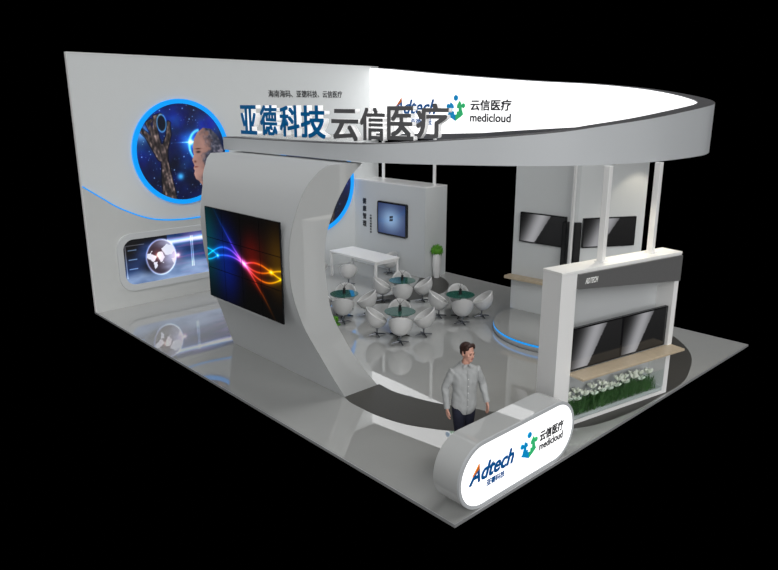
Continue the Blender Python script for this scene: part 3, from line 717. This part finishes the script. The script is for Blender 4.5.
# ------------------------------------------------------------------ the man behind the counter
def remesh(b, vox, name, mm, parent, smooth_it=2, label=None):
    me = bpy.data.meshes.new('t'); b.to_mesh(me); b.free(); ob = bpy.data.objects.new('t', me); COL.objects.link(ob)
    r = ob.modifiers.new('r', 'REMESH'); r.mode = 'VOXEL'; r.voxel_size = vox
    s = ob.modifiers.new('s', 'SMOOTH'); s.iterations = smooth_it; s.factor = .5
    bpy.context.view_layer.update(); dg = bpy.context.evaluated_depsgraph_get(); out = bpy.data.meshes.new_from_object(ob.evaluated_get(dg))
    bpy.data.objects.remove(ob); bpy.data.meshes.remove(me); out.materials.clear()
    return link(name, out, mm, parent, True, label=label)
def eloft(b, pts, rad, n=20, ref=(1, 0, 0)):
    """closed tube of elliptical sections; rad = (half width along ref, half depth)"""
    P = [Vector(p) for p in pts]; R = []
    for i, p in enumerate(P):
        d = (P[min(i+1, len(P)-1)]-P[max(i-1, 0)]).normalized(); u = (Vector(ref)-d*Vector(ref).dot(d)).normalized(); w = d.cross(u)
        a, c = rad[i] if isinstance(rad[i], tuple) else (rad[i], rad[i])
        R.append([b.verts.new(p+u*a*math.cos(2*PI*k/n)+w*c*math.sin(2*PI*k/n)) for k in range(n)])
    fs = []
    for q, s in zip(R, R[1:]):
        for k in range(n): fs.append(b.faces.new((q[k], q[(k+1) % n], s[(k+1) % n], s[k])))
    fs.append(b.faces.new(R[0][::-1])); fs.append(b.faces.new(R[-1])); bmesh.ops.recalc_face_normals(b, faces=fs)
def ell(b, c, r, T=None, seg=20):
    q = bmesh.new(); bmesh.ops.create_uvsphere(q, u_segments=seg, v_segments=seg//2+2, radius=1)
    for v in q.verts: v.co = Vector((c[0]+v.co.x*r[0], c[1]+v.co.y*r[1], c[2]+v.co.z*r[2]))
    if T: q.transform(T)
    me = bpy.data.meshes.new('t'); q.to_mesh(me); q.free(); b.from_mesh(me); bpy.data.meshes.remove(me)
man = empty('person', (1.17, .91, 0), YAW-PI/2+math.radians(14), 'man in a light grey shirt and dark jeans walking behind the counter', 'person')
HT_ = Matrix.Translation((.025, -.03, 1.655)) @ Matrix.Rotation(math.radians(24), 4, 'Z') @ Matrix.Rotation(math.radians(2), 4, 'X')
# arms: shoulder, elbow, wrist
AS = {-1: ((-.172, 0, 1.395), (-.265, .035, 1.15), (-.262, -.06, .88)), 1: ((.172, 0, 1.395), (.275, .03, 1.17), (.300, -.10, .93))}
# legs: hip, knee, ankle
LS = {-1: ((-.085, 0, .92), (-.085, -.10, .50), (-.075, -.02, .09)), 1: ((.085, 0, .92), (.06, -.02, .50), (.05, .20, .12))}
b = bmesh.new()
eloft(b, [(0, 0, .84), (0, 0, .95), (0, .0, 1.08), (0, -.01, 1.25), (0, 0, 1.38), (0, .005, 1.45), (.0, .005, 1.49)], [(.13, .09), (.155, .10), (.135, .09), (.16, .10), (.17, .09), (.11, .07), (.06, .06)])
eloft(b, [(0, .01, 1.42), (.01, -.005, 1.50), (.02, -.02, 1.58)], [.062, .056, .056])
for s in (-1, 1):
    S_, E_, W_ = (Vector(q) for q in AS[s]); eloft(b, [S_, (S_+E_)/2, E_, E_*.7+W_*.3, E_*.3+W_*.7, W_], [.05, .043, .036, .036, .028, (.022, .028)])
    H_, K_, A_ = (Vector(q) for q in LS[s]); eloft(b, [H_, (H_+K_)/2, K_, K_*.7+A_*.3, A_], [.085, .072, .052, .053, .036])
    ell(b, (A_.x, A_.y-.06, A_.z-.05), (.040, .10, .030))
    # hand: palm, four unequal curled fingers, thumb leaving the side of the palm
    d = (W_-E_).normalized(); d = (d+Vector((0, 0, -.6))).normalized(); side = Vector((0, -1, 0)); side = (side-d*side.dot(d)).normalized(); pn = d.cross(side)*(-s)   # towards the thigh
    if pn.x*s > 0: pn = -pn
    eloft(b, [W_-d*.02, W_+d*.02, W_+d*.055, W_+d*.09], [(.026, .020), (.036, .017), (.042, .016), (.040, .013)], ref=side)
    for k, (o_, L_) in enumerate(((.031, .070), (.0105, .078), (-.0105, .073), (-.031, .058))):
        p0 = W_+d*.075+side*o_; p1 = p0+d*L_*.5+side*o_*.12+pn*.006; p2 = p1+(d*.85+pn*.5).normalized()*L_*.32; p3 = p2+(d*.55+pn*.8).normalized()*L_*.26
        eloft(b, [p0, p1, p2, p3], [.0098, .0092, .0086, .0066], n=10, ref=side)
    p0 = W_+d*.03+side*.026; p1 = p0+(d*.6+side*.75+pn*.15).normalized()*.035; p2 = p1+(d*.9+side*.25+pn*.25).normalized()*.03; p3 = p2+(d+pn*.3).normalized()*.022
    eloft(b, [p0, p1, p2, p3], [.015, .0125, .0108, .008], n=10, ref=pn)
# head
ell(b, (0, .015, .035), (.078, .096, .098), HT_, 28); ell(b, (0, -.022, -.030), (.060, .070, .088), HT_); ell(b, (0, -.058, -.095), (.030, .026, .022), HT_)
ell(b, (0, -.080, .018), (.050, .014, .010), HT_); ell(b, (-.042, -.055, -.022), (.022, .022, .018), HT_); ell(b, (.042, -.055, -.022), (.022, .022, .018), HT_)
q = bmesh.new(); eloft(q, [(0, -.083, .012), (0, -.098, -.018), (0, -.108, -.034), (0, -.088, -.044)], [(.008, .008), (.010, .009), (.015, .010), (.012, .008)], 12); q.transform(HT_)
me_ = bpy.data.meshes.new('t'); q.to_mesh(me_); q.free(); b.from_mesh(me_)
for s in (-1, 1): ell(b, (s*.080, .012, -.008), (.011, .020, .033), HT_, 14)
body = remesh(b, .0055, 'body', M['skin'], man, 2)
for s in (-1, 1):
    m = MB(); m.ball((s*.030, -.0815, -.001), (.013, .008, .006), 12, HT_); m.build('eye', M['eye'], body, True)
    m = MB(); m.ball((s*.031, -.091, .020), (.018, .006, .0045), 12, HT_); m.build('eyebrow', M['hair'], body, True)
m = MB(); m.ball((0, -.0885, -.0625), (.022, .007, .0045), 14, HT_); m.ball((0, -.087, -.0705), (.018, .007, .0048), 14, HT_); m.build('lips', M['lip'], body, True)
# hair: short sides, fuller swept top
b = bmesh.new(); ell(b, (0, .042, .060), (.087, .088, .082), HT_, 28); ell(b, (0, .055, .01), (.078, .068, .075), HT_)
ell(b, (-.02, -.042, .118), (.052, .040, .028), HT_); ell(b, (.030, -.045, .116), (.040, .036, .026), HT_); ell(b, (-.055, -.02, .085), (.030, .05, .04), HT_); ell(b, (.057, -.02, .085), (.030, .05, .04), HT_)
for s in (-1, 1): ell(b, (s*.076, -.012, .030), (.010, .022, .036), HT_)
hr = remesh(b, .006, 'hair', M['hair'], man, 2)
# trousers
b = bmesh.new()
eloft(b, [(0, 0, .80), (0, 0, .90), (0, 0, .98)], [(.15, .115), (.17, .12), (.158, .11)])
for s in (-1, 1):
    H_, K_, A_ = (Vector(q) for q in LS[s]); eloft(b, [H_, H_*.6+K_*.4, K_, K_*.55+A_*.45, A_+Vector((0, 0, -.03))], [(.092, .10), (.088, .095), (.068, .072), (.064, .068), (.058, .064)])
remesh(b, .008, 'trousers', M['jeans'], man, 3)
# shirt: torso with curved tails, loose sleeves, cuffs
b = bmesh.new()
eloft(b, [(0, -.01, .785), (0, -.01, .86), (0, -.01, .98), (0, -.012, 1.12), (0, -.015, 1.26), (0, -.005, 1.37), (0, .0, 1.43), (0, .005, 1.475), (.005, .0, 1.50)], [(.168, .118), (.182, .132), (.175, .130), (.170, .126), (.185, .130), (.200, .120), (.180, .100), (.105, .078), (.070, .068)], 28)
for s in (-1, 1):
    S_, E_, W_ = (Vector(q) for q in AS[s]); eloft(b, [S_+Vector((-s*.07, 0, .0)), S_, S_*.6+E_*.4, E_, E_*.75+W_*.25, E_*.35+W_*.65, W_+(E_-W_)*.06], [.050, .062, .062, .054, .055, .046, .040])
shirt = remesh(b, .0085, 'shirt', M['shirt'], man, 3)
for v in shirt.data.vertices:                                 # the hem rises at the sides, and folds run down the cloth
    x, y, z = v.co
    if z < 1.0 and abs(x) < .20 and abs(y) < .16:
        k = (1.0-z)/.215; v.co.z += .075*k*(abs(x)/.18)**2; 
    if 1.0 < z < 1.4 or z < 1.0: v.co += v.normal*(.0028*math.sin(x*70+z*14+math.sin(z*23)*1.5)+.0012*math.sin(z*60+x*25))
m = MB()
for s in (-1, 1): m.prism([(0, 0), (s*.055, -.008), (s*.075, -.062), (s*.028, -.045)], 0, .008, Matrix.Translation((.006, -.092, 1.512)) @ Matrix.Rotation(math.radians(62), 4, 'X') @ Matrix.Rotation(s*.1, 4, 'Z'))
m.build('collar', M['shirt'], shirt, True)
m = MB(); pl_ = [(0, -.142, .80), (0, -.148, .9), (0, -.146, 1.05), (0, -.147, 1.18), (0, -.151, 1.28), (0, -.134, 1.38), (0, -.112, 1.43)]
m.tube(pl_, .006, 6, Matrix.Scale(1.0, 4)); m.build('placket', M['shirt'], shirt, True)
for z, y in ((.92, -.151), (1.02, -.150), (1.12, -.150), (1.22, -.153), (1.32, -.148)):
    m = MB(); m.ball((.0, y-.003, z), (.007, .004, .007), 10); m.build('button', M['white'], shirt, True)
for s in (-1, 1):
    S_, E_, W_ = (Vector(q) for q in AS[s]); q = bmesh.new(); eloft(q, [W_+(E_-W_)*.22, W_+(E_-W_)*.06, W_+(E_-W_)*.0], [.042, .041, .040], 20); m = MB(); m.add(q); m.build('cuff', M['shirt'], shirt, True)
    H_, K_, A_ = (Vector(q) for q in LS[s]); q = bmesh.new(); t_ = 0 if s < 0 else .03
    ell(q, (A_.x, A_.y-.075, A_.z-.045), (.050, .135, .045)); m = MB(); m.add(q); m.build('shoe', M['shoe'], man, True)


# ------------------------------------------------------------------ lamps
def downlight(x, y, label, target, watts, size=.9):
    t = empty('downlight', (x, y, 4.0), 0, label, 'lamp', 'downlights under the ring')
    m = MB(); m.lathe([(.05, -.03), (.06, -.03), (.06, 0), (.0, 0)], 20); m.build('housing', M['white'], t)
    m = MB(); m.lathe([(0, -.012), (.045, -.012), (.045, -.004), (0, -.004)], 20); m.build('lens', M['box'], t)
    L = bpy.data.lights.new('spot', 'SPOT'); L.energy = watts; L.color = (1, .90, .72); L.spot_size = size; L.spot_blend = .6; L.shadow_soft_size = .04
    o = bpy.data.objects.new('spot_lamp', L); COL.objects.link(o); o.location = (x, y, 3.96); d = Vector(target)-Vector((x, y, 3.96)); o.rotation_euler = d.to_track_quat('-Z', 'Y').to_euler()
    return t
downlight(4.5, .80, 'small downlight under the ring above the left of the display unit', (4.3, .5, 2.5), 60, 1.9)
downlight(5.5, .68, 'small downlight under the ring above the right of the display unit', (5.1, .35, 2.5), 60, 1.9)
downlight(8.62, 1.9, 'small downlight under the ring facing the right of the tower', (8.55, 2.5, 2.6), 45, 1.1)
def sun(rot, e, ang, col=(1, 1, 1)):  # added wide suns in place of ambient light, not fixtures of a hall
    L = bpy.data.lights.new('sun', 'SUN'); L.energy = e; L.angle = math.radians(ang); L.color = col
    o = bpy.data.objects.new('fill_sun', L); COL.objects.link(o); o.rotation_euler = Vector(rot).to_track_quat('-Z', 'Y').to_euler(); o.location = (0, 0, 12)
sun((.42, 1.0, -.50), 1.80, 50)
sun((1.0, .35, -.6), .66, 50)
sun((-.2, .1, -1), 1.15, 25)
sun((.5, .5, .25), .35, 90)  # added sun shining upward, imitates light bounced off the ground
w = bpy.data.worlds.new('World'); sc.world = w; w.use_nodes = True; w.node_tree.nodes['Background'].inputs[0].default_value = (0, 0, 0, 1); w.node_tree.nodes['Background'].inputs[1].default_value = 0

# ------------------------------------------------------------------ camera
cam = bpy.data.cameras.new('camera'); co = bpy.data.objects.new('camera', cam); COL.objects.link(co); sc.camera = co
cam.sensor_width = 36; cam.lens = 673.108753*36/778; cam.clip_end = 200
co.location = (-5.39948544, -4.6553998, 4.90383431); co.rotation_euler = (PI/2-.263874857, 0, YAW-PI/2)
sc.view_settings.view_transform = 'Standard'; sc.view_settings.look = 'None'; sc.view_settings.exposure = 0; sc.view_settings.gamma = 1; sc.view_settings.use_curve_mapping = False
